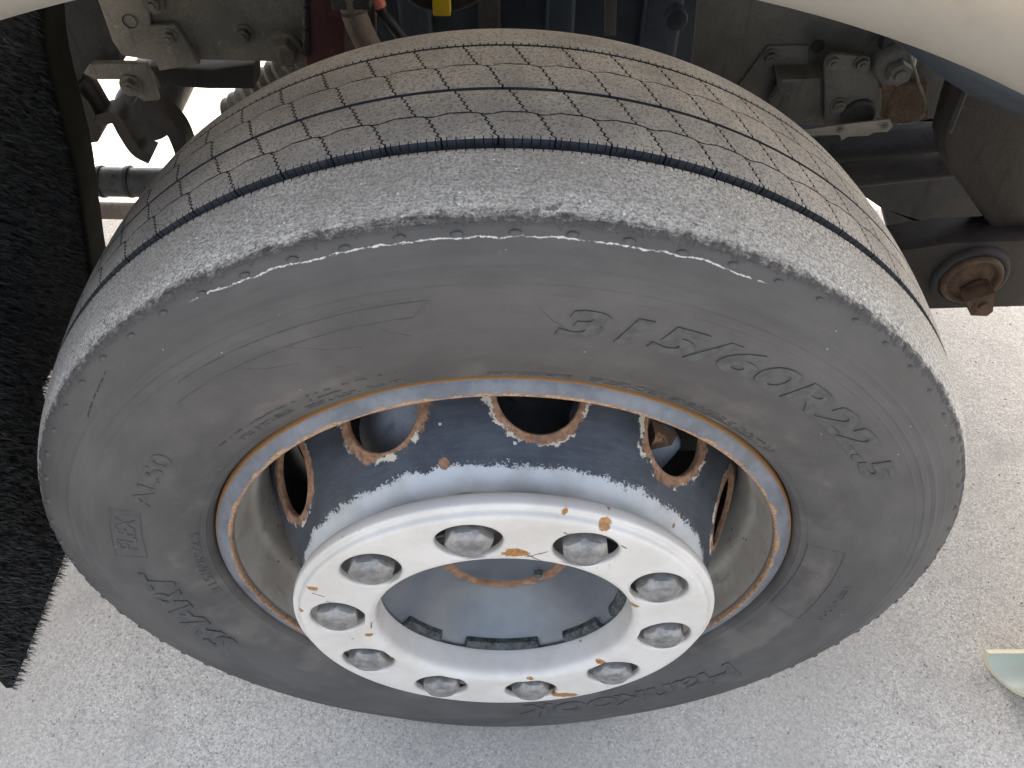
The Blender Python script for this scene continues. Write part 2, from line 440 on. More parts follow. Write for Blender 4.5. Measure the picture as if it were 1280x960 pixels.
def make_rib(name, sgn, y0, y1, rows, mat, parent, rough):
    """a shoulder rib with a comb of fine slits along its groove edge"""
    NN = NP*6
    offs = [-.075, -.062, .062, .075, .30, .5, .70]
    th = np.concatenate([(k+np.array(offs))/NN*2*np.pi for k in range(NN)])
    slit = np.tile([0, 1, 1, 0, 0, 0, 0], NN).astype(bool)
    ys = np.concatenate([[y0, y0, y0+(y1-y0)*.012, y0+(y1-y0)*.045, y0+(y1-y0)*.05], np.linspace(y0+(y1-y0)*.075, y1, rows)])
    n = len(ys); V = np.zeros((len(th), n+2, 3))
    for j in range(n+2):
        if j < n:
            yy = ys[j]; rr = rt(yy)
            if j == 0: rr -= .0105
            if j == 1: rr -= .0006
        else:
            k = j-n+1; yy = y1 + (y1-y0)/abs(y1-y0)*.0016*k; rr = rt(y1) - .0026*k
        r_ = np.full(len(th), rr)
        if 0 < j < 4: r_[slit] -= .007
        if rough and j > 4:
            e = min(1, max(0, (abs(yy)-.095)/.04))
            for i in range(len(th)):
                c_, s_ = math.cos(th[i]), math.sin(th[i])
                q = Vector((c_*rr, yy, s_*rr))
                nz = mn.noise(q*90)*.5 + mn.noise(q*260)*.35 + mn.noise(Vector((th[i]*28+yy*60, yy*140-th[i]*10, 0)))*.8*e
                r_[i] += nz*(.00018+.00085*e*e)
                if j >= n-1: r_[i] += mn.noise(q*130)*.0012 - .0003
            yo = np.array([(mn.noise(Vector((t*45, 3.1+j*.15, 0)))*.0008+mn.noise(Vector((t*170, 1.1+j*.2, 0)))*.0012+mn.noise(Vector((t*420, 5.1+j*.2, 0)))*.0008)*(e**4) for t in th])
        else: yo = 0
        V[:, j, 0] = np.cos(th)*r_; V[:, j, 2] = np.sin(th)*r_; V[:, j, 1] = yy + yo
    V[..., 2] = np.maximum(V[..., 2], -(H-.002))
    m = n+2; idx = np.arange(len(th)*m).reshape(len(th), m); nx = np.roll(idx, -1, 0)
    F = np.concatenate([np.stack([idx[:, j], idx[:, j+1], nx[:, j+1], nx[:, j]], 1) for j in range(m-1)])
    o = meshobj(name, V.reshape(-1, 3), F.tolist(), mat, parent, WC)
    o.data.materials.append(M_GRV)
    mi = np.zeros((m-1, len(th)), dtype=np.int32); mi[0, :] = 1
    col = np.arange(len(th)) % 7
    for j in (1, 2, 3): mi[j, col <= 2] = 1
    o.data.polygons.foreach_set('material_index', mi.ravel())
    o.data.set_sharp_from_angle(angle=R(50)); return o

rib = make_rib('shoulder_rib', -1, -.0732, -.1345, 38, M_RIB, tyre, True)
rib['label'] = 'pale grey abraded outer shoulder rib'
rib2 = make_rib('shoulder_rib', 1, .0805, .1340, 14, M_TREAD, tyre, False)

# ---- tread blocks: four rows of 73, each a block between zigzag sipes
PITCH_A = 2*math.pi/NP
def block_mesh(name, ya, yb, phase_a, mid_side, notch_side, seed):
    """block between y=ya and y=yb; mid_side: which edge is the wavy centre sipe; notch_side: edge with slits"""
    rnd = random.Random(seed)
    nz = 11; gap = .00080
    ys = list(np.linspace(ya, yb, nz+1))
    rows = []
    for i, y in enumerate(ys):
        t = i/nz
        zz = (.0012 if i % 2 else -.0012) if 0 < i < nz else 0
        skew = -.012*((y-ya)/(yb-ya)-.5) * 1.0
        rows.append((y, (skew+zz)))
    if notch_side is not None:                    # add a slit row
        e = .0028
        if notch_side == 'a': rows.insert(1, (ya+e, rows[0][1] + (rows[1][1]-rows[0][1])*.6))
        else: rows.insert(len(rows)-1, (yb-e, rows[-1][1] + (rows[-2][1]-rows[-1][1])*.6))
    L = PITCH_A*.476
    nn = 6; us = [0]
    for k in range(nn):
        c = (k+.5)/nn
        us += [c-.010, c-.008, c+.008, c+.010]
    us += [1]; us = np.array(us)
    if notch_side is None: us = np.linspace(0, 1, 9)
    V, F = [], []
    nu = len(us)
    for j, (y, off) in enumerate(rows):
        for i, u in enumerate(us):
            s = -L/2+gap + off + u*(L-2*gap)
            yy = y
            # wavy centre sipe edge: a stepped S per pitch
            last = (j == len(rows)-1 and mid_side == 'b') or (j == 0 and mid_side == 'a')
            if last:
                sa = (s + phase_a*L)/L*2*math.pi
                yy += .0017*math.sin(sa) + .0008*math.sin(2*sa+1.0) + .0003*math.sin(7*sa)
            r = rt(yy)
            if min(j, len(rows)-1-j) == 0 or i in (0, nu-1): r -= .0004
            if notch_side == 'a' and j <= 1 and i in range(1, nu-1) and (i % 4) in (2, 3): r -= .006*(1 if j == 0 else .9)
            if notch_side == 'b' and j >= len(rows)-2 and i in range(1, nu-1) and (i % 4) in (2, 3): r -= .006
            th = math.pi/2 - s/.476
            V.append((math.cos(th)*r, yy, math.sin(th)*r))
    m = len(rows)
    for j in range(m-1):
        for i in range(nu-1):
            F.append((j*nu+i, j*nu+i+1, (j+1)*nu+i+1, (j+1)*nu+i))
    rim = [i for i in range(nu)] + [j*nu+nu-1 for j in range(1, m)] + [(m-1)*nu+i for i in range(nu-2, -1, -1)] + [j*nu for j in range(m-2, 0, -1)]
    base = len(V)
    for k in rim:
        x, y, z = V[k]; f = .4695/math.hypot(x, z) if False else (rt(y)-.0095)/math.hypot(x, z)
        V.append((x*f, y, z*f))
    q = len(rim)
    for k in range(q):
        F.append((rim[(k+1) % q], rim[k], base+k, base+(k+1) % q))
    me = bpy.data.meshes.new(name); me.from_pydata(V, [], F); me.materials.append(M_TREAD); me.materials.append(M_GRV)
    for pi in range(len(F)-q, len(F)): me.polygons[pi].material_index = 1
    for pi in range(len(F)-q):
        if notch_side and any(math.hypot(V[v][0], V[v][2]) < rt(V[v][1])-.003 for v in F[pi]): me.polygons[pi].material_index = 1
    me.update()
    me.polygons.foreach_set('use_smooth', [True]*len(F)); me.set_sharp_from_angle(angle=R(35))
    return me
rowdef = [(-.0625, -.0328, 0.33, 'b', 'a'), (-.0314, -.0018, .83, 'a', None), (.0024, .0385, .40, 'b', None), (.0399, .0765, .90, 'a', 'b')]
for k, (ya, yb, ph, ms, ns) in enumerate(rowdef):
    me = block_mesh('tread_block', ya, yb, ph, ms, ns, k+1)
    for i in range(NP):
        a = (i+ph)*PITCH_A                          # turn from the top
        if math.cos(a) < -math.cos(R(20)): continue  # squeezed flat under the tyre
        o = bpy.data.objects.new('tread_block', me)
        o.location = WC; o.rotation_euler = (0, a, 0)
        link(o, tyre)
        o.matrix_parent_inverse = tyre.matrix_world.inverted() if False else Matrix.Translation((0, 0, -H))

# ---- moulded nubs along the shoulder
bm = bmesh.new()
bmesh.ops.create_icosphere(bm, subdivisions=2, radius=.0036, matrix=Matrix.Diagonal((1.3, .28, .8, 1)))
me_nub = bpy.data.meshes.new('shoulder_nub'); bm.to_mesh(me_nub); bm.free(); me_nub.materials.append(M_LET)
me_nub.polygons.foreach_set('use_smooth', [True]*len(me_nub.polygons))
for i in range(NP):
    a = R(88.7) + i*PITCH_A; r = .4525 + random.uniform(-.0008, .0008)
    if math.sin(a) < -.90: continue
    o = bpy.data.objects.new('shoulder_nub', me_nub)
    o.location = (math.cos(a)*r, side_y(r)-.0002, math.sin(a)*r+H); o.rotation_euler = (0, math.pi/2-a, 0)
    link(o, tyre); o.matrix_parent_inverse = Matrix.Translation((0, 0, -H))

# ---- lettering moulded on the sidewall
def sidepoint(a, r, h):
    e = .0008; t = Vector((2*e, side_y(r+e)-side_y(r-e), 0)).normalized()   # (dr, dy)
    nr, ny = t.y, -t.x                                                    # outward normal in (r, y)
    if ny > 0: nr, ny = -nr, -ny
    rr = r + nr*h; yy = side_y(r) - ridge(r)*.5 + ny*h
    return (math.cos(a)*rr, yy, math.sin(a)*rr)

def wraptext(body, a_from, a_to, r0, r1, shear=0., fat=.0, raise_=.0008, name='sidewall_lettering', gapfac=1.):
    cu = bpy.data.curves.new('t', 'FONT'); cu.body = body; cu.size = 1; cu.shear = shear; cu.offset = fat
    cu.space_character = gapfac; cu.resolution_u = 4; cu.extrude = .02
    ob = bpy.data.objects.new('t', cu); COL.objects.link(ob)
    dg = bpy.context.evaluated_depsgraph_get(); dg.update()
    me = bpy.data.meshes.new_from_object(ob.evaluated_get(dg))
    COL.objects.unlink(ob); bpy.data.objects.remove(ob)
    bm = bmesh.new(); bm.from_mesh(me); bpy.data.meshes.remove(me)
    bmesh.ops.remove_doubles(bm, verts=bm.verts, dist=1e-5)
    xs = [v.co.x for v in bm.verts]; zs = [v.co.y for v in bm.verts]
    x0, x1, y0, y1 = min(xs), max(xs), min(zs), max(zs)
    for _ in range(3):
        long_ = [e for e in bm.edges if abs(e.verts[0].co.x-e.verts[1].co.x)+abs(e.verts[0].co.y-e.verts[1].co.y) > .16]
        if not long_: break
        bmesh.ops.subdivide_edges(bm, edges=long_, cuts=1)
        bmesh.ops.triangulate(bm, faces=bm.faces)
    for v in bm.verts:
        u = (v.co.x-x0)/(x1-x0); q = (v.co.y-y0)/(y1-y0)
        v.co = sidepoint(a_from + (a_to-a_from)*u, r0 + (r1-r0)*q, raise_ if v.co.z > 0 else -.0012)
    return bmobj(name, bm, M_LET, tyre, WC, angle=40)

def wrapline(pts, wid=.0014, hgt=.0007, name='moulded_outline'):
    """thin raised line along (angle deg, radius) points on the sidewall"""
    Q = []
    for (a0, r0), (a1, r1) in zip(pts[:-1], pts[1:]):
        n = max(2, int(max(abs(a1-a0)*.006, abs(r1-r0))/.004))
        for t in np.linspace(0, 1, n, endpoint=False): Q.append((R(a0+(a1-a0)*t), r0+(r1-r0)*t))
    Q.append((R(pts[-1][0]), pts[-1][1]))
    V, F = [], []
    for i, (a, r) in enumerate(Q):
        a2, r2 = Q[min(i+1, len(Q)-1)]; a1, r1 = Q[max(i-1, 0)]
        du, dv = (a2-a1)*r, r2-r1; l = math.hypot(du, dv) or 1; nu, nv = -dv/l, du/l
        for s_, h in ((-1, -.0008), (-.5, hgt), (.5, hgt), (1, -.0008)):
            V.append(sidepoint(a + nu*s_*wid/2/r, r + nv*s_*wid/2, h))
    for i in range(len(Q)-1):
        for k in range(3):
            F.append((i*4+k, i*4+k+1, i*4+5+k, i*4+4+k))
    return meshobj(name, V, F, M_LET, tyre, WC)

wraptext('315/60R22.5', R(84), R(28.5), .3735, .4010, .20, .034, .0013)['label'] = 'large raised tyre size lettering'
wraptext('AL50', R(156.5), R(142), .3585, .3760, .12, .006)
wraptext('SMART', R(205), R(176), .3490, .3795, .22, .026, .0014)
wraptext('FLEX', R(169.0), R(160), .3700, .3880, .1, .0, .0007)
wraptext('315/60R22.5', R(187), R(165), .3140, .3225, .0, .004, .0006)
wraptext('Hankook', R(-37), R(-87), .3480, .3860, .20, .022, .0013)['label'] = 'large raised maker name along the bottom of the tyre'
wrapline([(158, .393), (171, .393), (171, .363), (158, .366), (158, .393)])
wrapline([(159.3, .3905), (159.3, .3665)], .002)
wrapline([(10, .3155), (9, .3500), (-15.5, .3480), (-14, .3120), (10, .3155)], .0014, .0007)
wrapline([(128, .4060), (97, .4080), (99, .3945), (131, .3925)], .0014, .0007)
wrapline([(114, .3930), (110, .3800), (106, .3735)], .0012, .0004)
wrapline([(104, .3935), (102, .3830), (100, .3770)], .0012, .0004)
wrapline([(86, .399), (84.5, .388), (82, .3785)], .0012, .0004)
wrapline([(121, .392), (118, .381), (114, .3745)], .0012, .0004)
# rows of tiny moulded print near the bead, too small to read: short raised dashes
def microprint(a0, a1, rows, name='moulded_small_print'):
    rnd = random.Random(int(a0*10)); V, F = [], []
    for r in rows:
        a = R(a0); sgn = 1 if a1 > a0 else -1
        while (R(a1)-a)*sgn > 0:
            wv = rnd.uniform(.0006, .0022)/r; hh = rnd.choice((.0018, .0022, .0022, .0011))
            if rnd.random() < .80:
                k = len(V)
                for h in (-.0006, .00055):
                    for (aa, rr) in ((a, r), (a+sgn*wv, r), (a+sgn*wv, r+hh), (a, r+hh)): V.append(sidepoint(aa, rr, h))
                F += [(k+4, k+5, k+6, k+7), (k, k+1, k+5, k+4), (k+1, k+2, k+6, k+5), (k+2, k+3, k+7, k+6), (k+3, k, k+4, k+7)]
            else: a += sgn*.0025/r
            a += sgn*(wv+.0008/r)
    o = meshobj(name, V, F, M_LET, tyre, WC, smooth=False); o['kind'] = 'stuff'; return o
microprint(137, 104, (.3345,)); microprint(133, 122, (.3270, .3235)); microprint(120, 103, (.3205, .3165))
microprint(119, 112, (.3270,)); microprint(92, 80, (.3175, .3135)); microprint(78, 42, (.3200, .3165, .3130)); microprint(-2, -14, (.366, .370))

# ---- rim
RIMP = smoothprof([(.2990, -.1180), (.3010, -.1240), (.3010, -.1295), (.2990, -.1335), (.2945, -.1368), (.2895, -.1390), (.2858, -.1400), (.2832, -.1388), (.2820, -.1345), (.2810, -.1250),
                   (.2790, -.1100), (.2745, -.0930), (.2685, -.0800), (.2655, -.0600), (.2640, -.0400), (.2630, -.0100), (.2600, .0300), (.2680, .0700), (.2800, .1050), (.2980, .1240)], .002)
M_RIM = mat_rim()
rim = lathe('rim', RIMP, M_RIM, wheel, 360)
rim['label'] = 'grey and cream rim with rusty flange edges'

# ---- discs with holes
def holed(name, prof, nsec, phase, sc, hr, sA, sB, edge, mat, parent, tail, M=14, stretch=1.0):
    """surface of revolution with nsec round holes; edge: (outward, depth) loops rolled into the hole; prof (r, y) from inside out"""
    pr = np.array(prof); seg = np.r_[0, np.cumsum(np.hypot(*np.diff(pr, axis=0).T))]
    S_ = seg[-1]
    def f(s): return np.interp(s, seg, pr[:, 0]), np.interp(s, seg, pr[:, 1])
    def nrm(s):
        a0, a1 = max(0, s-.004), min(S_, s+.004); r0, y0 = f(a0); r1, y1 = f(a1)
        t = np.array([r1-r0, y1-y0]); t /= np.linalg.norm(t); n = np.array([t[1], -t[0]])
        return n if n[1] < 0 else -n
    rc = f(sc)[0]; half = math.pi/nsec
    nt_, ns_ = 22, 16
    th = np.linspace(-half, half, nt_+1)
    sv = np.linspace(sA, sB, ns_+1)
    bd = [(t, sA) for t in th[:-1]] + [(half, s) for s in sv[:-1]] + [(t, sB) for t in th[::-1][:-1]] + [(-half, s) for s in sv[::-1][:-1]]
    V, F, A = [], [], []
    def addv(t, s, depth=0., hd=0.):
        r, y = f(s); n = nrm(s); r -= n[0]*depth; y -= n[1]*depth
        V.append((math.cos(t)*r, y, math.sin(t)*r)); A.append(hd); return len(V)-1
    for k in range(nsec):
        t0 = phase + k*2*math.pi/nsec
        loops = []
        nb = len(bd)
        dirs = []
        for (t, s) in bd:
            u, v = t*rc, s-sc; l = math.hypot(u, v); dirs.append((u/l, v/l, l))
        for (dr, dep) in edge[::-1]:
            loops.append([addv(t0+ux*stretch*(hr+dr)/rc, sc+vx*(hr+dr), dep, dr-dep*.5) for (ux, vx, l) in dirs])
        e0 = edge[0][0]
        for m_ in range(1, M+1):
            q = (m_/M)**1.4
            lp = []
            for (ux, vx, l), (t, s) in zip(dirs, bd):
                u0, v0 = ux*stretch*(hr+e0), vx*(hr+e0); u1, v1 = t*rc, s-sc
                uu, vv = u0+(u1-u0)*q, v0+(v1-v0)*q
                lp.append(addv(t0+uu/rc, sc+vv, 0, math.hypot(uu/stretch, vv)-hr))
            loops.append(lp)
        for a_, b_ in zip(loops[:-1], loops[1:]):
            for i in range(nb):
                j = (i+1) % nb; F.append((a_[i], a_[j], b_[j], b_[i]))
    full = np.concatenate([phase + k*2*math.pi/nsec + th[:-1] for k in range(nsec)])
    for (s0, s1, n) in ((0, sA, max(3, int(sA/.003))), (sB, S_, max(3, int((S_-sB)/.003)))):
        if s1-s0 < 1e-6: continue
        prev = None
        for s in np.linspace(s0, s1, n+1):
            cur = [addv(t, s, 0, .05) for t in full]
            if prev:
                for i in range(len(full)):
                    j = (i+1) % len(full); F.append((prev[i], prev[j], cur[j], cur[i]))
            prev = cur
    for tl in tail:                                   # extra bands that close the back
        prev = None
        for (r, y) in tl:
            b0 = len(V)
            for t in full: V.append((math.cos(t)*r, y, math.sin(t)*r)); A.append(.05)
            cur = list(range(b0, b0+len(full)))
            if prev:
                for i in range(len(full)):
                    j = (i+1) % len(full); F.append((prev[i], prev[j], cur[j], cur[i]))
            prev = cur
    bm = bmesh.new(); lay = bm.verts.layers.float.new('hole_d')
    bv = []
    for v, a in zip(V, A):
        x = bm.verts.new(v); x[lay] = a; bv.append(x)
    for f_ in F:
        try: bm.faces.new([bv[i] for i in f_])
        except ValueError: pass
    bmesh.ops.remove_doubles(bm, verts=bm.verts, dist=2e-5)
    return bmobj(name, bm, mat, parent, WC, angle=48)

DISC_SPOTS += [(-.078, .165, -.158, .0045), (-.107, .155, -.155, .0038), (-.052, .205, -.150, .0058), (-.150, .165, -.150, .0045), (.160, .120, -.160, .0035), (.195, .02, -.16, .003)]
M_DISC = mat_disc(10, 0)
DP = smoothprof([(.150, -.1710), (.186, -.1705), (.196, -.1670), (.2050, -.1580), (.2140, -.1440), (.2230, -.1280), (.2330, -.1100), (.2420, -.0920), (.2510, -.0720), (.2590, -.0500), (.2635, -.0350), (.2640, -.0240)], .002)
_p = np.array(DP); _s = np.r_[0, np.cumsum(np.hypot(*np.diff(_p, axis=0).T))]
S_C = float(np.interp(.105, -_p[:, 1][::1]*-1 if False else _s*0+np.arange(len(_s)), _s)) if False else None
def s_at_y(y): return float(np.interp(y, _p[:, 1], _s))
sc_ = s_at_y(-.0950)
disc = holed('wheel_disc', DP, 10, R(82), sc_, .0385, sc_-.050, sc_+.050,
             [(.0018, 0), (.0006, .0005), (0, .0018), (0, .0040), (.0004, .0060)], M_DISC, wheel, [], stretch=1.02)
disc['label'] = 'dark blue-grey wheel disc with rusty hand holes'

# ---- white nut ring
def rs(px, py, sr, el=1.): p = at(px, py, -.2055); return (p.x, p.z-H, sr, el)
RING_SPOTS += [rs(645, 690, .0085, 1.6), rs(790, 758, .0050, 1.5), rs(707, 868, .0075, 2.2), rs(588, 706, .0038, 1.8), rs(390, 735, .0050, 1.2), rs(752, 828, .0042, 1.6), rs(461, 793, .0038, 1.3),
               rs(618, 630, .0045), rs(835, 664, .0070), rs(757, 660, .0052, 1.2), rs(684, 709, .0035, 3.), rs(663, 849, .0030, 1.6), rs(376, 763, .0030), rs(612, 624, .003), rs(706, 648, .0028)]
def sc2(px, py, ang, ln): p = at(px, py, -.2055); return (p.x, p.z-H, ang, ln)
RING_SCR += [sc2(668, 697, -.75, .012), sc2(672, 692, .45, .011), sc2(398, 743, -.6, .007), sc2(417, 753, -.5, .008), sc2(710, 667, -.7, .005), sc2(717, 668, -.7, .004), sc2(464, 783, 1.4, .006),
             sc2(690, 712, -.35, .010), sc2(780, 683, -.7, .004), sc2(555, 850, .2, .005), sc2(486, 741, .6, .005)]
M_RING = mat_ring()
NUT_PH = math.degrees(1.7485)
RP = [(.1405, -.2060), (.1500, -.2062), (.1700, -.2062), (.1900, -.2062), (.1990, -.2060)]
outer = smoothprof([(.1990, -.2060), (.2030, -.2054), (.2054, -.2036), (.2068, -.2006), (.2080, -.1990), (.2100, -.1984), (.2122, -.1970), (.2130, -.1940), (.2128, -.1890), (.2112, -.1845), (.2080, -.1830)], .0008)
inner = smoothprof([(.1405, -.2060), (.1370, -.2052), (.1335, -.2030), (.1312, -.2000), (.1300, -.1950), (.1292, -.1850), (.1285, -.1745), (.1292, -.1722), (.1320, -.1716)], .0008)
ring = holed('nut_ring', RP, 10, R(NUT_PH), .1675-.1405, .0272, .0, .0585,
             [(.0034, 0), (.0020, .0003), (.0009, .0010), (.0002, .0022), (0, .0040), (0, .0075)], M_RING, wheel, [outer, inner], M=10, stretch=1.10)
ring['label'] = 'white painted ring round the ten wheel nuts, with rust spots'

# ---- hub
HP = smoothprof([(.1460, -.1690), (.1340, -.1700), (.1290, -.1690), (.1200, -.1620), (.1050, -.1490), (.0880, -.1345), (.0740, -.1240), (.0690, -.1215), (.0640, -.1205), (.0560, -.1215), (.0400, -.1225), (.0150, -.1225), (.0005, -.1225)], .003)
M_HUB = mat_hub()
hub = lathe('hub', HP, M_HUB, wheel, 160); hub['label'] = 'dished grey hub with a rusty circle'
M_CLIP = dusty('grimy_black_rubber', (.018, .019, .020), (.10, .11, .10), .8, .7, scale=120)
for a0, a1 in ((-111, -72), (-150, -126), (-57, -33), (-20, 5)):
    V, F = [], []; n = 16
    for i in range(n+1):
        a = R(a0+(a1-a0)*i/n); tp = min(1, min(i, n-i)*.8)
        for (r, y) in ((.1295, -.1690), (.1290, -.1730), (.1225-.001*tp, -.1735), (.1200-.0015*tp, -.1690), (.1210, -.1600)): V.append((math.cos(a)*r, y, math.sin(a)*r))
    for i in range(n):
        for k in range(4): F.append((i*5+k, i*5+k+1, i*5+6+k, i*5+5+k))
    F += [(0, 1, 2, 3, 4), tuple(n*5+k for k in (4, 3, 2, 1, 0))]
    meshobj('hub_clip', V, F, M_CLIP, wheel, WC, smooth=False)
p = at(673, 716, -.1235)
bm = bmesh.new(); bmesh.ops.create_cone(bm, cap_ends=True, segments=6, radius1=.0055, radius2=.005, depth=.007, matrix=Matrix.Rotation(R(90), 4, 'X'))
bmobj('hub_bolt', bm, M_CLIP, wheel, (p.x, -.1245, p.z))

# ---- wheel nuts
M_NUT = mat_nut()
def nut_mesh():
    """hexagon with domed chamfered crown and a flange, axis along -y, tip at y=0"""
    V, F = [], []; n = 60
    def hexr(a, ri):                       # radius of a hexagon with slightly rounded corners
        m = (a % (math.pi/3)) - math.pi/6
        return min(ri/math.cos(m), ri*1.135)
    loops = [0, .0070, .0115, 'c', .0008, .0018, .0032, .0048, .0066, .0090, .0290, 'f', 'g', 'k']
    for L in loops:
        for i in range(n):
            a = 2*math.pi*i/n
            if L == 'c': rr, dp = .0132, .0003
            elif L == 'f': rr, dp = .0222, .0300
            elif L == 'g': rr, dp = .0230, .0330
            elif L == 'k': rr, dp = .0230, .0420
            elif isinstance(L, float) and L < .02 and L in (.0070, .0115): rr, dp = L, 0
            elif L == 0: rr, dp = 0, 0
            else: rr, dp = min(hexr(a, .0186), .0138 + L*1.15), L
            V.append((rr*math.cos(a), dp, rr*math.sin(a)))
    m = len(loops)
    for j in range(m-1):
        for i in range(n):
            k = (i+1) % n; F.append((j*n+i, j*n+k, (j+1)*n+k, (j+1)*n+i))
    me = bpy.data.meshes.new('wheel_nut'); me.from_pydata(V, [], F); me.materials.append(M_NUT); me.update()
    bm = bmesh.new(); bm.from_mesh(me); bmesh.ops.remove_doubles(bm, verts=bm.verts, dist=1e-6); bmesh.ops.recalc_face_normals(bm, faces=bm.faces); bm.to_mesh(me); bm.free()
    me.polygons.foreach_set('use_smooth', [True]*len(me.polygons)); me.set_sharp_from_angle(angle=R(26)); return me
me_nut = nut_mesh()
bm = bmesh.new(); bmesh.ops.create_cone(bm, cap_ends=True, segments=40, radius1=.0082, radius2=.0076, depth=.0016, matrix=Matrix.Rotation(R(90), 4, 'X'))
bmesh.ops.recalc_face_normals(bm, faces=bm.faces)
me_stud = bpy.data.meshes.new('stud_end'); bm.to_mesh(me_stud); bm.free(); me_stud.materials.append(M_NUT)
for k in range(10):
    a = 1.7485 - k*2*math.pi/10
    o = bpy.data.objects.new('wheel_nut', me_nut); o.scale = (1.05, 1., 1.05)
    o.location = (math.cos(a)*.1677, -.2130+random.uniform(-.001, .001), math.sin(a)*.1677+H); o.rotation_euler = (0, random.uniform(0, 1.05), 0)
    link(o, wheel)
    s = bpy.data.objects.new('stud_end', me_stud); COL.objects.link(s); s.parent = o; s.location = (0, -.0002, 0)

# ---- brake parts seen through the hand holes
M_BRK = dusty('brake_cast_iron', (.060, .065, .072), (.16, .15, .14), .6, .55, scale=14, rust=.25)
M_BRKB = dusty('brake_grey_paint', (.22, .245, .28), (.34, .325, .31), .6, .45, scale=9)
M_DARK = dusty('dark_grime', (.020, .020, .021), (.05, .047, .043), .7, .75, scale=20)
brake = empty('brake_assembly', (0, .05, 0), 'grey brake caliper and chamber seen through the wheel hand holes', 'brake')
BRP = smoothprof([(.100, -.095), (.1250, -.100), (.1350, -.096), (.1400, -.085), (.1450, -.070), (.1500, -.040), (.1500, -.010), (.10, .0)], .004)
lathe('brake_rotor', BRP, M_BRK, brake, 128)
def rbox(name, c, size, mat, parent, bev=.01, rot=(0, 0, 0), seg=3, taper=None):
    bm = bmesh.new(); bmesh.ops.create_cube(bm, size=1, matrix=Matrix.Diagonal((*size, 1)))
    if taper:
        for v in bm.verts:
            if v.co.z > 0: v.co.x *= taper; v.co.y *= taper
    if bev: bmesh.ops.bevel(bm, geom=bm.edges[:], offset=bev, segments=seg, affect='EDGES', profile=.6)
    o = bmobj(name, bm, mat, parent, c, angle=40); o.rotation_euler = rot; return o
def tube(name, pts, rad, mat, parent, sides=14, cap=True):
    P = [Vector(p) for p in pts]; V, F = [], []
    rr = rad if isinstance(rad, (list, tuple)) else [rad]*len(P)
    up = Vector((0, 0, 1))
    for i, p in enumerate(P):
        t = (P[min(i+1, len(P)-1)]-P[max(i-1, 0)]).normalized()
        s = t.cross(up); s = t.cross(Vector((0, 1, 0))) if s.length < .1 else s
        s.normalize(); q = s.cross(t)
        for k in range(sides):
            a = 2*math.pi*k/sides; V.append(p + (s*math.cos(a)+q*math.sin(a))*rr[i])
    n = len(P)
    for i in range(n-1):
        for k in range(sides):
            j = (k+1) % sides; F.append((i*sides+k, i*sides+j, (i+1)*sides+j, (i+1)*sides+k))
    if cap: F += [tuple(range(sides-1, -1, -1)), tuple((n-1)*sides+k for k in range(sides))]
    o = meshobj(name, V, F, mat, parent); o.data.set_sharp_from_angle(angle=R(45)); return o
def curve(pts, n=8):
    P = [np.array(p) for p in pts]; P = [2*P[0]-P[1]]+P+[2*P[-1]-P[-2]]; out = []
    for i in range(1, len(P)-2):
        for t in np.linspace(0, 1, n, endpoint=False):
            a, b_, c, d = P[i-1], P[i], P[i+1], P[i+2]
            out.append(.5*((2*b_)+(c-a)*t+(2*a-5*b_+4*c-d)*t*t+(3*b_-a-3*c+d)*t**3))
    out.append(P[-2]); return out
lathe('dust_shield', [(.03, .052), (.20, .055), (.248, .050), (.252, .035), (.254, .050), (.20, .060)], M_DARK, brake, 96)
def hole_pt(deg, r, y): return Vector((math.cos(R(deg))*r, y, math.sin(R(deg))*r+H))
rbox('brake_caliper', hole_pt(46, .172, -.052), (.092, .085, .080), M_BRKB, brake, .018, (R(-20), R(40), 0))
c = at(822, 548, -.088)
bm = bmesh.new(); bmesh.ops.create_cone(bm, cap_ends=True, segments=3, radius1=.021, radius2=.013, depth=.014, matrix=Matrix.Rotation(R(90), 4, 'X') @ Matrix.Rotation(R(20), 4, 'Z'))
bmobj('caliper_boss', bm, dusty('brown_rust', (.055, .030, .018), (.12, .075, .05), .6, .8, rust=.5), brake, c)
tube('brake_chamber', curve([tuple(hole_pt(136, .150, -.035)), tuple(hole_pt(118, .170, -.050)), tuple(hole_pt(102, .160, -.020))]), .047, M_BRKB, brake, 28)
c = at(690, 520, .0)
tube('axle_housing', [c+Vector((-.16, .03, -.03)), c+Vector((.18, .03, -.03))], .045, M_DARK, brake, 24)
tube('brake_pipe', [at(612, 505, -.03), at(640, 507, -.03), at(646, 497, -.03), at(650, 480, -.02)], .006, M_BRK, brake, 10)

# ------------------------------------------------------------------ the truck around it
truck = empty('vehicle_underbody', (0, 1.0, 0), 'underside and pale wheel arch of the truck around the tyre', 'underbody')
def mat_fender():
    b = B('fender_paint'); p = b.pos()
    n = b.noise(p, 7, 6, .6); f = b.noise(p, 300, 4, .7)
    c = b.mix(b.ramp(n, .35, .68), (.255, .215, .155), (.215, .185, .140))
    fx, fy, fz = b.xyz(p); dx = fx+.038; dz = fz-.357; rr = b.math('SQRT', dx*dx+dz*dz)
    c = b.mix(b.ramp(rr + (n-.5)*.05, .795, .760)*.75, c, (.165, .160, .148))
    c = b.mix(b.ramp(b.noise(p, 30, 5, .7), .5, .72)*.4, c, (.16, .14, .11))
    return b.out(c, .45, normal=b.bump(n*.3+f*.3, .3, .0006))
M_FEND = mat_fender()
LIP = smoothprof([(.7640, -.1700), (.7530, -.1730), (.7475, -.1800), (.7465, -.1900), (.7500, -.2020), (.7580, -.2125), (.7700, -.2205), (.7850, -.2255), (.805, -.2275), (.85, -.2290), (.95, -.2310), (1.15, -.2330), (1.50, -.2350)], .005)
V, F = [], []; n = len(LIP); aa = np.linspace(R(-14), R(194), 160)
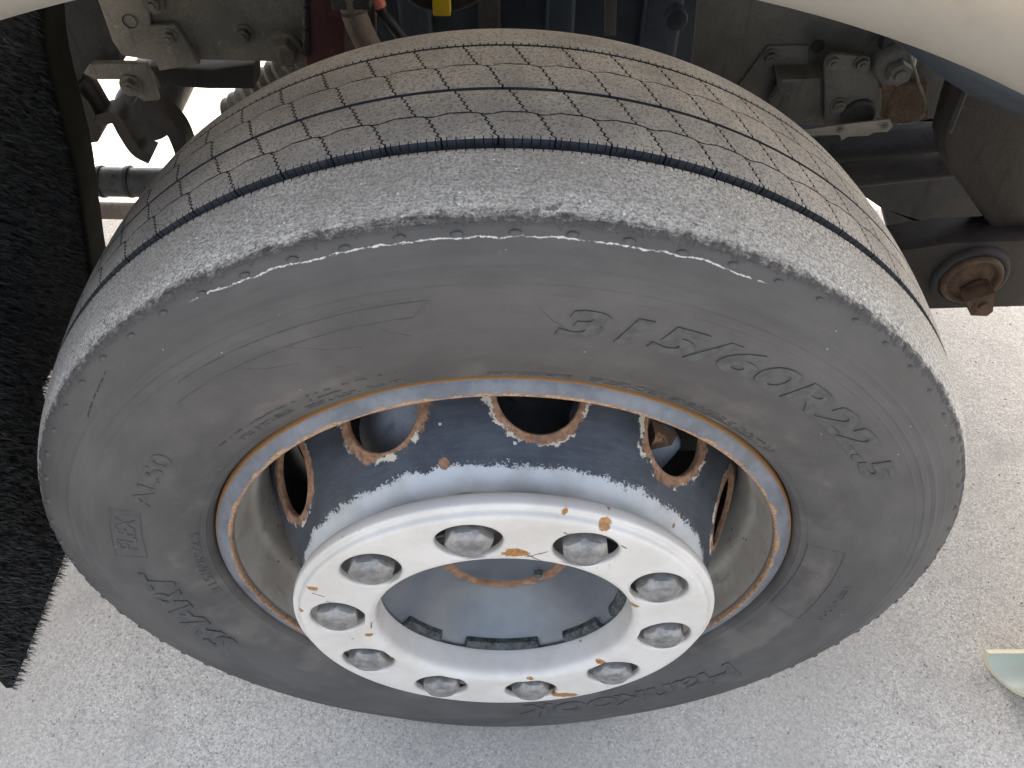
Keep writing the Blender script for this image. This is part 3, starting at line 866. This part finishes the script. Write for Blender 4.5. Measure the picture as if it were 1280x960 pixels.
for a in aa:
    for (r, y) in LIP: V.append((math.cos(a)*r-.038, y, math.sin(a)*r-.098))
for i in range(len(aa)-1):
    for j in range(n-1): F.append((i*n+j, i*n+j+1, (i+1)*n+j+1, (i+1)*n+j))
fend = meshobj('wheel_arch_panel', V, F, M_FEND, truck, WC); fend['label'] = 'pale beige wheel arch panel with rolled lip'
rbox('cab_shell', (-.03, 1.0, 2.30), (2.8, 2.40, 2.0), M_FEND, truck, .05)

# spray-suppressing arch liner with black bristles
M_BR = B('bristle_plastic')
_p2 = M_BR.pos(); _x, _y, _z = M_BR.xyz(_p2)
_n = M_BR.noise(_p2, 24, 4, .65); _g = M_BR.noise(_p2, 190, 2, .6)
_c = M_BR.mix(M_BR.ramp(_g, .35, .7), (.004, .004, .0045), (.026, .027, .025))
_c = M_BR.mix(M_BR.ramp(_n, .52, .70)*M_BR.ramp(_z, .62, .38)*.55, _c, (.050, .040, .028))
M_BR = M_BR.out(_c, .5)
M_LIN = dusty('liner_black_plastic', (.006, .006, .004), (.012, .011, .008), .7, .9, spec=.08)
lin_prof = smoothprof([(-.568, -.155), (-.565, -.130), (-.556, .04), (-.532, .15), (-.508, .245), (-.478, .40), (-.415, .510), (-.300, .600), (-.15, .655)], .012)
liner = empty('spray_flap', (-.56, 0, H-.15), 'black bristly spray flap curving up behind the tyre at left', 'mud flap')
V, F = [], []; ys = np.linspace(-.205, .300, 24)
n = len(lin_prof)
def flap_bottom(y): return -.152 if y < .03 else (.045 if y > .075 else -.152+.197*(y-.03)/.045)
def flap_x(z): P = np.array(lin_prof); return float(np.interp(z, P[:, 1], P[:, 0]))
V, F = [], []; ns = 40
for y in ys:
    z0 = flap_bottom(y)
    for k in range(ns+1):
        z = z0 + (.60-z0)*k/ns
        V.append((flap_x(z), y, z))
off = len(V)
V += [(x-.008, y, z) for (x, y, z) in V]
m = ns+1
for i in range(len(ys)-1):
    for k in range(ns):
        F.append((i*m+k, (i+1)*m+k, (i+1)*m+k+1, i*m+k+1)); F.append((off+i*m+k, off+i*m+k+1, off+(i+1)*m+k+1, off+(i+1)*m+k))
    F.append((i*m, off+i*m, off+(i+1)*m, (i+1)*m))
for k in range(ns):
    i = len(ys)-1; F.append((i*m+k, off+i*m+k, off+i*m+k+1, i*m+k+1)); F.append((k, k+1, off+k+1, off+k))
meshobj('flap_sheet', V, F, M_LIN, liner, WC)
V, F = [], []
for k in range(ns+1):                           # plain edge rail
    z = .040 + (.60-.040)*k/ns; x = flap_x(z)
    for dx, y in ((.012, .250), (.014, .252), (.014, .302), (.012, .305), (-.012, .305), (-.012, .250)): V.append((x+dx, y, z))
for k in range(ns):
    for q in range(6): F.append((k*6+q, k*6+(q+1) % 6, (k+1)*6+(q+1) % 6, (k+1)*6+q))
F += [(0, 1, 2, 3, 4, 5)]
o = meshobj('edge_rail', V, F, M_LIN, liner, WC); o.data.set_sharp_from_angle(angle=R(40))
V, F = [], []
rnd = random.Random(3)
for _ in range(46000):
    y = rnd.uniform(-.207, .252); zb = flap_bottom(y)
    z = rnd.uniform(zb-.004, .56)
    x = flap_x(z); L = rnd.uniform(.007, .014); wv = rnd.uniform(.0006, .0012)
    if z < zb+.012: L *= rnd.uniform(.6, 1.1)
    dy, dz = rnd.uniform(-.5, .5), rnd.uniform(-.75, .25)
    d = Vector((1, dy, dz)).normalized()
    s = Vector((0, rnd.uniform(-1, 1), rnd.uniform(-1, 1))).normalized()*wv/2
    p0 = Vector((x, y, z)); p1 = p0 + d*L*.55; p2 = p0 + d*L + Vector((0, 0, -L*.25))
    k = len(V); V += [p0-s, p0+s, p1+s*.8, p1-s*.8, p2]
    F += [(k, k+1, k+2, k+3), (k+3, k+2, k+4)]
o = meshobj('bristles', V, F, M_BR, liner, WC, smooth=False); o['kind'] = 'stuff'

# ---- chassis pieces
M_RAIL = dusty('rail_grey_paint', (.085, .080, .066), (.175, .150, .120), .8, .5, scale=12, rust=.12)
M_RAILR = dusty('rail_cool_grey_paint', (.050, .052, .049), (.098, .094, .082), .8, .5, scale=10, rust=.16)
M_MAR = dusty('maroon_paint', (.075, .024, .024), (.11, .055, .045), .6, .55, scale=16)
M_PURP = dusty('brown_grime_paint', (.014, .012, .011), (.034, .028, .024), .8, .6, scale=14, rust=.08)
M_STEEL = dusty('dull_bolt_steel', (.09, .082, .07), (.17, .15, .12), .6, .5, metal=.4, scale=60)
M_RUSTY = dusty('rusted_steel', (.055, .033, .020), (.110, .075, .050), .8, .8, scale=40, rust=.18)
M_TAN = dusty('tan_dirty_metal', (.12, .095, .07), (.20, .165, .125), .6, .6, scale=20)
M_RUB = dusty('hose_rubber', (.009, .009, .010), (.028, .027, .025), .6, .45, scale=30)
M_BLUE = dusty('engine_blue_grey', (.018, .027, .040), (.040, .048, .058), .6, .5, scale=8)
M_BROWNH = dusty('brown_sleeve', (.085, .060, .048), (.16, .125, .105), .7, .7, scale=25)
M_STRIP = dusty('zinc_strip', (.13, .13, .12), (.19, .18, .16), .6, .45, metal=.4, scale=50)

def plate(name, pts, y, th, mat, parent, bev=.0015):
    bm = bmesh.new(); vs = [bm.verts.new(at(px, py, y)) for px, py in pts]
    f = bm.faces.new(vs); bm.normal_update()
    r = bmesh.ops.extrude_face_region(bm, geom=[f])
    for v in r['geom']:
        if isinstance(v, bmesh.types.BMVert): v.co.y += th
    bmesh.ops.recalc_face_normals(bm, faces=bm.faces)
    if bev:
        ed = [e for e in bm.edges if abs(e.verts[0].co.y-e.verts[1].co.y) < 1e-5]
        bmesh.ops.bevel(bm, geom=ed, offset=bev, segments=2, affect='EDGES', profile=.5)
    return bmobj(name, bm, mat, parent, angle=35)
def bolt(px, py, y, rad, parent, mat=None, name='bolt', hgt=.8, washer=True, sides=6):
    p = at(px, py, y); bm = bmesh.new(); RX = Matrix.Rotation(R(90), 4, 'X')
    if washer: bmesh.ops.create_cone(bm, cap_ends=True, segments=28, radius1=rad*1.35, radius2=rad*1.3, depth=rad*.3, matrix=Matrix.Translation((0, -rad*.1, 0)) @ RX)
    d = rad*hgt
    bmesh.ops.create_cone(bm, cap_ends=True, segments=sides, radius1=rad, radius2=rad*.93, depth=d, matrix=Matrix.Translation((0, -d/2-rad*.22, 0)) @ RX)
    bmesh.ops.create_cone(bm, cap_ends=True, segments=18, radius1=rad*.5, radius2=rad*.45, depth=d*.6, matrix=Matrix.Translation((0, -d-rad*.3, 0)) @ RX)
    o = bmobj(name, bm, mat or M_STEEL, parent, p, angle=30); o.rotation_euler = (0, random.uniform(0, 1), 0); return o
def disc_px(name, px, py, y, rad, depth, mat, parent, prof=None, seg=48):
    p = at(px, py, y)
    pr = prof or [(rad, depth), (rad, .002), (rad-.002, 0), (.0005, 0)]
    return lathe(name, pr, mat, parent, seg, loc=p)
def bar(name, path, y, wid, th, mat, parent):
    """flat steel bar bent along a path in the plane y"""
    Q = curve([tuple(at(px, py, y)) for px, py in path], 6); V, F = [], []
    for i, p in enumerate(Q):
        t = Vector(Q[min(i+1, len(Q)-1)])-Vector(Q[max(i-1, 0)]); t.y = 0; t.normalize(); s = Vector((-t.z, 0, t.x))
        for a, b_ in ((-1, 0), (1, 0), (1, 1), (-1, 1)): V.append(Vector(p)+s*a*wid/2+Vector((0, b_*th, 0)))
    n = len(Q)
    for i in range(n-1):
        for k in range(4): F.append((i*4+k, i*4+(k+1) % 4, (i+1)*4+(k+1) % 4, (i+1)*4+k))
    F += [(0, 1, 2, 3), tuple((n-1)*4+k for k in (3, 2, 1, 0))]
    o = meshobj(name, V, F, mat, parent); o.data.set_sharp_from_angle(angle=R(40)); return o

YC = .45
# left side
rail = plate('frame_rail', [(96, -120), (118, -10), (140, 52), (152, 70), (178, 74), (388, 79), (470, 60), (470, -120)], YC, .012, M_RAIL, truck, .003); rail['label'] = 'grey brown frame rail left of the tyre'
br = plate('rail_bracket', [(172, -120), (188, 32), (218, 31), (249, 81), (199, 89), (194, 76), (158, 71), (150, 60), (128, -10), (110, -120)], YC-.012, .010, M_RAIL, truck)
disc_px('rail_hole', 162, 27, YC-.0135, .0085, .012, M_DARK, br, prof=[(.0090, 0), (.0082, 0), (.0080, .002), (.0005, .002)])
bolt(212, 46, YC-.012, .0085, br, M_RAIL); bolt(192, 3, YC-.012, .010, br); bolt(305, 42, YC, .0095, rail, M_RAIL, 'nut'); bolt(357, 60, YC-.014, .0165, rail, M_RAIL, 'nut', 1.0)
mp = plate('suspension_plate', [(384, -120), (432, -120), (431, 70), (380, 130), (382, 80)], YC-.03, .025, M_MAR, truck, .003); mp['label'] = 'maroon painted suspension plate'
tube('weld_bead', [at(383+random.uniform(-.6, .6), -40+i*4, YC-.032) for i in range(28)], [.004+.0012*(i % 2) for i in range(28)], M_PURP, mp, 8)
plate('cross_member', [(60, -120), (100, -120), (130, 10), (152, 80), (108, 84), (95, 120), (60, 120)], YC+.05, .05, M_DARK, truck)
plate('lower_beam', [(186, 84), (262, 88), (318, 80), (318, 112), (262, 112), (200, 108)], YC+.10, .05, M_PURP, truck, .004)
hb = plate('hanger_bracket', [(112, 80), (182, 80), (198, 126), (176, 128), (152, 100), (118, 100), (104, 92)], YC+.02, .012, M_RAIL, truck, .002); hb['label'] = 'grey hanger bracket with one nut'
bolt(164, 106, YC+.02, .0115, hb, None, 'nut')
s1 = bar('hanger_strap', [(88, 112), (104, 130), (118, 150), (142, 148), (155, 168), (170, 190), (188, 200)], YC+.03, .017, .035, M_PURP, truck)
s2 = bar('hanger_strap', [(168, 128), (192, 143), (214, 162), (226, 186), (234, 215)], YC+.02, .022, .035, M_PURP, truck)
plate('strap_link', [(104, 100), (114, 104), (136, 142), (124, 144), (104, 118)], YC+.04, .02, M_PURP, truck)
disc_px('air_spring', 178, 148, YC+.14, .047, .16, M_RUB, truck, prof=[(.044, .20), (.047, .17), (.047, .02), (.042, .004), (.025, 0), (.0005, 0)])
plate('spring_seat', [(100, 140), (118, 150), (126, 166), (122, 178), (106, 180)], YC+.12, .06, M_DARK, truck)
# bellows behind the rail
p0, p1 = at(300, 150, YC+.20), at(392, 62, YC+.20); N = 44
tube('bellows', [p0.lerp(p1, i/N) for i in range(N+1)], [.038-.010*i/N+.0028*math.sin(i*1.5) for i in range(N+1)], dusty('bellows_rubber', (.07, .066, .058), (.18, .165, .14), .7, .5, scale=20), truck, 26)['label'] = 'ribbed dusty bellows behind the rail'
# lower tube and strip
q0, q1 = at(60, 226, .62), at(300, 230, .62)
lt = tube('cross_tube', [q0, q1], .025, dusty('black_wrapped_tube', (.022, .023, .025), (.07, .066, .058), .6, .32, scale=60), truck, 28); lt['label'] = 'shiny black cross tube behind the tyre'
for px in (128, 163):
    c0 = at(px, 227, .62); tube('tube_clamp', [c0+Vector((-.003, 0, 0)), c0+Vector((.003, 0, 0))], .0272, M_RUB, lt, 28)
tube('tie_rod', [at(60, 262, .66), at(300, 266, .66)], .0155, M_TAN, truck, 20)
# centre: hoses, connector and engine side
eng = rbox('engine_block', (.22, 1.15, .62), (1.15, .9, .55), M_BLUE, truck, .03); eng['label'] = 'dark blue grey engine side above the tyre'
for px, wd, m_ in ((520, .05, M_BLUE), (612, .035, M_DARK), (700, .045, M_BLUE), (826, .06, M_BLUE)):
    c0 = at(px, 40, .68); rbox('engine_rib', c0+Vector((0, .03, .0)), (wd, .06, .55), m_, truck, .008)
tube('hose', curve([tuple(at(432, -60, .40)), tuple(at(440, 5, .40)), tuple(at(452, 40, .40)), tuple(at(478, 90, .41)), tuple(at(500, 140, .42))]), .0155, M_BROWNH, truck)['label'] = 'brown sleeved hose'
tube('hose', curve([tuple(at(452, -60, .44)), tuple(at(476, 10, .44)), tuple(at(490, 30, .44)), tuple(at(520, 70, .45))]), .0075, M_RUB, truck)
tube('hose_end', [at(464, -20, .435), at(476, 8, .435)], .0075, dusty('pink_plastic', (.42, .11, .07), (.44, .17, .12), .5, .45), truck)
rbox('hose_clip', at(440, 2, .395), (.045, .02, .012), M_DARK, truck, .003)
rbox('connector', at(552, 1, .46), (.022, .02, .030), dusty('yellow_plastic', (.42, .30, .012), (.36, .26, .03), .4, .4), truck, .002)['label'] = 'small yellow plug'
tube('harness', curve([tuple(at(500, -20, .47)), tuple(at(530, 2, .47)), tuple(at(570, 4, .48)), tuple(at(620, -20, .48))]), .009, M_RUB, truck)
plate('engine_strip', [(757, -60), (772, -60), (770, 45), (756, 45)], .60, .01, M_RAILR, truck)
tube('dipstick_tube', [at(893, -40, .50), at(872, 46, .50)], .0055, dusty('ochre_pipe', (.16, .12, .05), (.22, .18, .10), .6, .5), truck)
disc_px('engine_cap', 846, 26, .58, .016, .02, M_BLUE, truck)
# right side
rr = plate('frame_rail', [(884, -120), (862, 114), (1000, 114), (1040, 112), (1100, 150), (1215, 150), (1215, -120)], YC, .012, M_RAILR, truck, .003); rr['label'] = 'cool grey frame rail right of the tyre'
ov = plate('rail_gusset', [(905, 130), (924, 106), (960, 58), (986, 57), (1010, 57), (1010, 112), (976, 114), (960, 130)], YC-.004, .004, M_RAILR, truck, .001)
bolt(963, 71, YC-.004, .0085, ov, M_RAILR)
disc_px('rail_hole', 1022, 58, YC-.0015, .0075, .012, M_DARK, rr, prof=[(.0090, 0), (.0080, 0), (.0078, .001), (.0005, .001)])
bx_ = plate('rail_box', [(975, 99), (1036, 97), (1036, 158), (980, 158), (966, 140), (978, 122)], YC-.04, .05, M_RAILR, truck, .006)
gs = plate('bolted_plate', [(1032, 158), (1031, 84), (1035, 74), (1044, 68), (1082, 71), (1098, 98), (1103, 122), (1100, 152), (1085, 160)], YC-.055, .010, M_RAILR, truck, .002); gs['label'] = 'grey plate with three bolts and rust at its corners'
for q in ((1041, 77), (1077, 79), (1048, 131)): bolt(*q, YC-.055, .0078, gs, M_RAILR, sides=24)
disc_px('plate_boss', 1074, 146, YC-.06, .020, .01, M_DARK, gs, prof=[(.0225, .006), (.0225, 0), (.017, -.002), (.015, .003), (.0005, .003)])
plate('rust_patch', [(1098, 80), (1110, 88), (1116, 112), (1104, 112), (1096, 95)], YC-.056, .004, M_RUSTY, gs, .001)
bb = disc_px('large_washer', 1121, 86, YC-.075, .023, .03, M_RAILR, truck, prof=[(.0245, .05), (.0245, .006), (.022, .002), (.0195, 0), (.0005, 0)])
bolt(1121, 87, YC-.075, .0155, bb, M_RAILR, washer=False, hgt=.7)
plate('pipe_clip', [(1108, 20), (1118, 20), (1118, 60), (1106, 78), (1098, 74), (1104, 56)], YC-.06, .02, M_DARK, truck, .003)
tube('sensor_wire', curve([tuple(at(1136, 58, .36)), tuple(at(1141, 80, .36)), tuple(at(1150, 108, .36)), tuple(at(1158, 132, .36)), tuple(at(1148, 150, .36)), tuple(at(1120, 154, .37)), tuple(at(1095, 146, .38))]), .0016, M_STEEL, truck, 8)
sp = plate('perforated_strip', [(1000, 163), (1068, 154), (1112, 149), (1116, 158), (1110, 165), (1092, 166), (1086, 170), (1060, 171), (1052, 176), (1050, 169), (1010, 170)], .37, .003, M_STRIP, truck, .0006); sp['label'] = 'bright notched steel strip with bolts'
for q in ((1051, 162), (1107, 158)): bolt(*q, .37, .0045, sp, M_STRIP)
plate('rusty_bracket', [(1100, 108), (1160, 106), (1162, 150), (1130, 156), (1098, 150)], YC-.03, .02, M_RUSTY, truck, .003)
dark = rbox('underfloor_tray', (.72, .95, .50), (.75, .5, .06), M_DARK, truck, .01)
tube('upper_cross_tube', [at(1010, 190, .52), at(1260, 168, .52)], .021, M_DARK, truck, 20)
tr = tube('track_rod', [at(1030, 222, .46), at(1240, 200, .46)], .0195, M_PURP, truck, 22); tr['label'] = 'brown grey track rod to the right of the tyre'
plate('rear_web', [(1060, 232), (1215, 214), (1290, 330), (1290, 320), (1120, 320), (1104, 262)], .62, .03, M_DARK, truck)
cb = plate('hanger_casting', [(1206, 96), (1300, 60), (1330, 400), (1290, 392), (1270, 330), (1228, 270), (1186, 212), (1179, 180), (1190, 140)], .33, .05, M_PURP, truck, .008); cb['label'] = 'brown grey cast hanger arm at the right edge'
tube('arch_pipe', curve([tuple(at(1110, 20, .26)), tuple(at(1180, 76, .26)), tuple(at(1240, 112, .26)), tuple(at(1330, 150, .26))]), .014, M_BLUE, truck, 16)
tube('casting_seam', [at(1207, 112, .325), at(1186, 165, .325)], .004, M_DARK, cb, 8)
sb = plate('spring_eye_plate', [(1122, 314), (1190, 304), (1300, 300), (1300, 384), (1160, 388), (1140, 360)], .30, .06, M_PURP, truck, .006)
eye = disc_px('spring_eye', 1214, 350, .290, .05, .05, M_DARK, truck, prof=smoothprof([(.0530, .03), (.0520, .006), (.0480, 0), (.0420, .001)], .003) + [(.0415, .006), (.0005, .006)]); eye['label'] = 'round rusty spring eye with a large bolt'
disc_px('bushing_ring', 1216, 352, .285, .04, .02, M_RUSTY, eye, prof=smoothprof([(.0415, .012), (.0405, .001), (.0375, -.002), (.0330, 0), (.0300, .005), (.0260, .004), (.0210, .002), (.0005, .002)], .002))
bolt(1220, 364, .283, .0150, eye, M_RUSTY, hgt=1.5, washer=True)
plate('bolt_guard', [(1208, 378), (1244, 366), (1242, 390), (1234, 396), (1214, 395)], .255, .03, M_RUSTY, eye, .002)

# ------------------------------------------------------------------ plastic scrap on the ground
def mat_scrap():
    b = B('pale_green_plastic'); x, y, z = b.xyz(b.obj()); p = b.obj()
    n = b.noise(p, 60, 4, .6)
    inn = b.attr('inside')
    c = b.mix(inn, (.56, .48, .30), (.37, .395, .325))
    c = b.mix(b.ramp(n, .55, .7)*.3, c, (.35, .33, .27))
    return b.out(c, .4, normal=b.bump(n, .15, .0005))
V, F, A = [], [], []
n = 28; LN = .40; CUT = .050
def _cut(y, r): return CUT*(.5 - y/(2*r))
for (r, ins) in ((.0305, 1), (.0365, 0)):
    for end in (0, 1):
        for i in range(n+1):
            a = math.pi*i/n                       # far tip -> bottom -> near tip
            y = r*math.cos(a); z = .0365 - r*math.sin(a)*.98
            V.append((LN if end else _cut(y, .0365), y, z)); A.append(ins)
k = n+1
for i in range(n):
    F += [(i, k+i, k+i+1, i+1), (2*k+i, 2*k+i+1, 3*k+i+1, 3*k+i)]
b0 = len(V)
V += [V[i] for i in range(0, k)] + [V[2*k+i] for i in range(0, k)]; A += [0]*(2*k)
for i in range(n): F.append((b0+i, b0+i+1, b0+k+i+1, b0+k+i))
b1 = len(V)                                        # cut top edges
V += [V[0], V[k], V[3*k], V[2*k], V[n], V[k+n], V[3*k+n], V[2*k+n]]; A += [0]*8
F += [(b1, b1+1, b1+2, b1+3), (b1+4, b1+7, b1+6, b1+5)]
_t = at(1231, 812, -.045); _d = (_t.z-.0365)/( _t.z-(CAM.z+H)); _g = Vector((CAM.x, CAM.y, CAM.z+H)); _q = _t + (_g-_t)*_d
sc_o = meshobj('plastic_channel', V, F, mat_scrap(), None, (_q.x, _q.y-.0365, .0), attrs={'inside': A}); sc_o.data.set_sharp_from_angle(angle=R(40))
sc_o['label'] = 'pale green half-round plastic channel with cream edge on the asphalt'; sc_o['category'] = 'plastic channel'

# loose grit on the asphalt
rnd = random.Random(11); V, F = [], []
ico = bmesh.new(); bmesh.ops.create_icosphere(ico, subdivisions=1, radius=1); iv = [v.co.copy() for v in ico.verts]; ifc = [[v.index for v in f.verts] for f in ico.faces]; ico.free()
for _ in range(1500):
    x, y = rnd.uniform(-1.0, 1.1), rnd.uniform(-.35, 1.0); s = rnd.uniform(.0008, .0022); k = len(V)
    rot = Matrix.Rotation(rnd.uniform(0, 6), 3, Vector((rnd.random(), rnd.random(), rnd.random())).normalized())
    for v in iv: q = rot @ Vector((v.x*s*rnd.uniform(.8, 1.3), v.y*s, v.z*s*.7)); V.append((x+q.x, y+q.y, q.z+s*.35))
    F += [[k+i for i in f] for f in ifc]
o = meshobj('loose_grit', V, F, dusty('grit_stone', (.12, .115, .105), (.50, .46, .40), 1.0, .8, scale=90), None, smooth=False)
o['kind'] = 'stuff'; o['label'] = 'fine loose grit scattered over the asphalt'; o['category'] = 'grit'
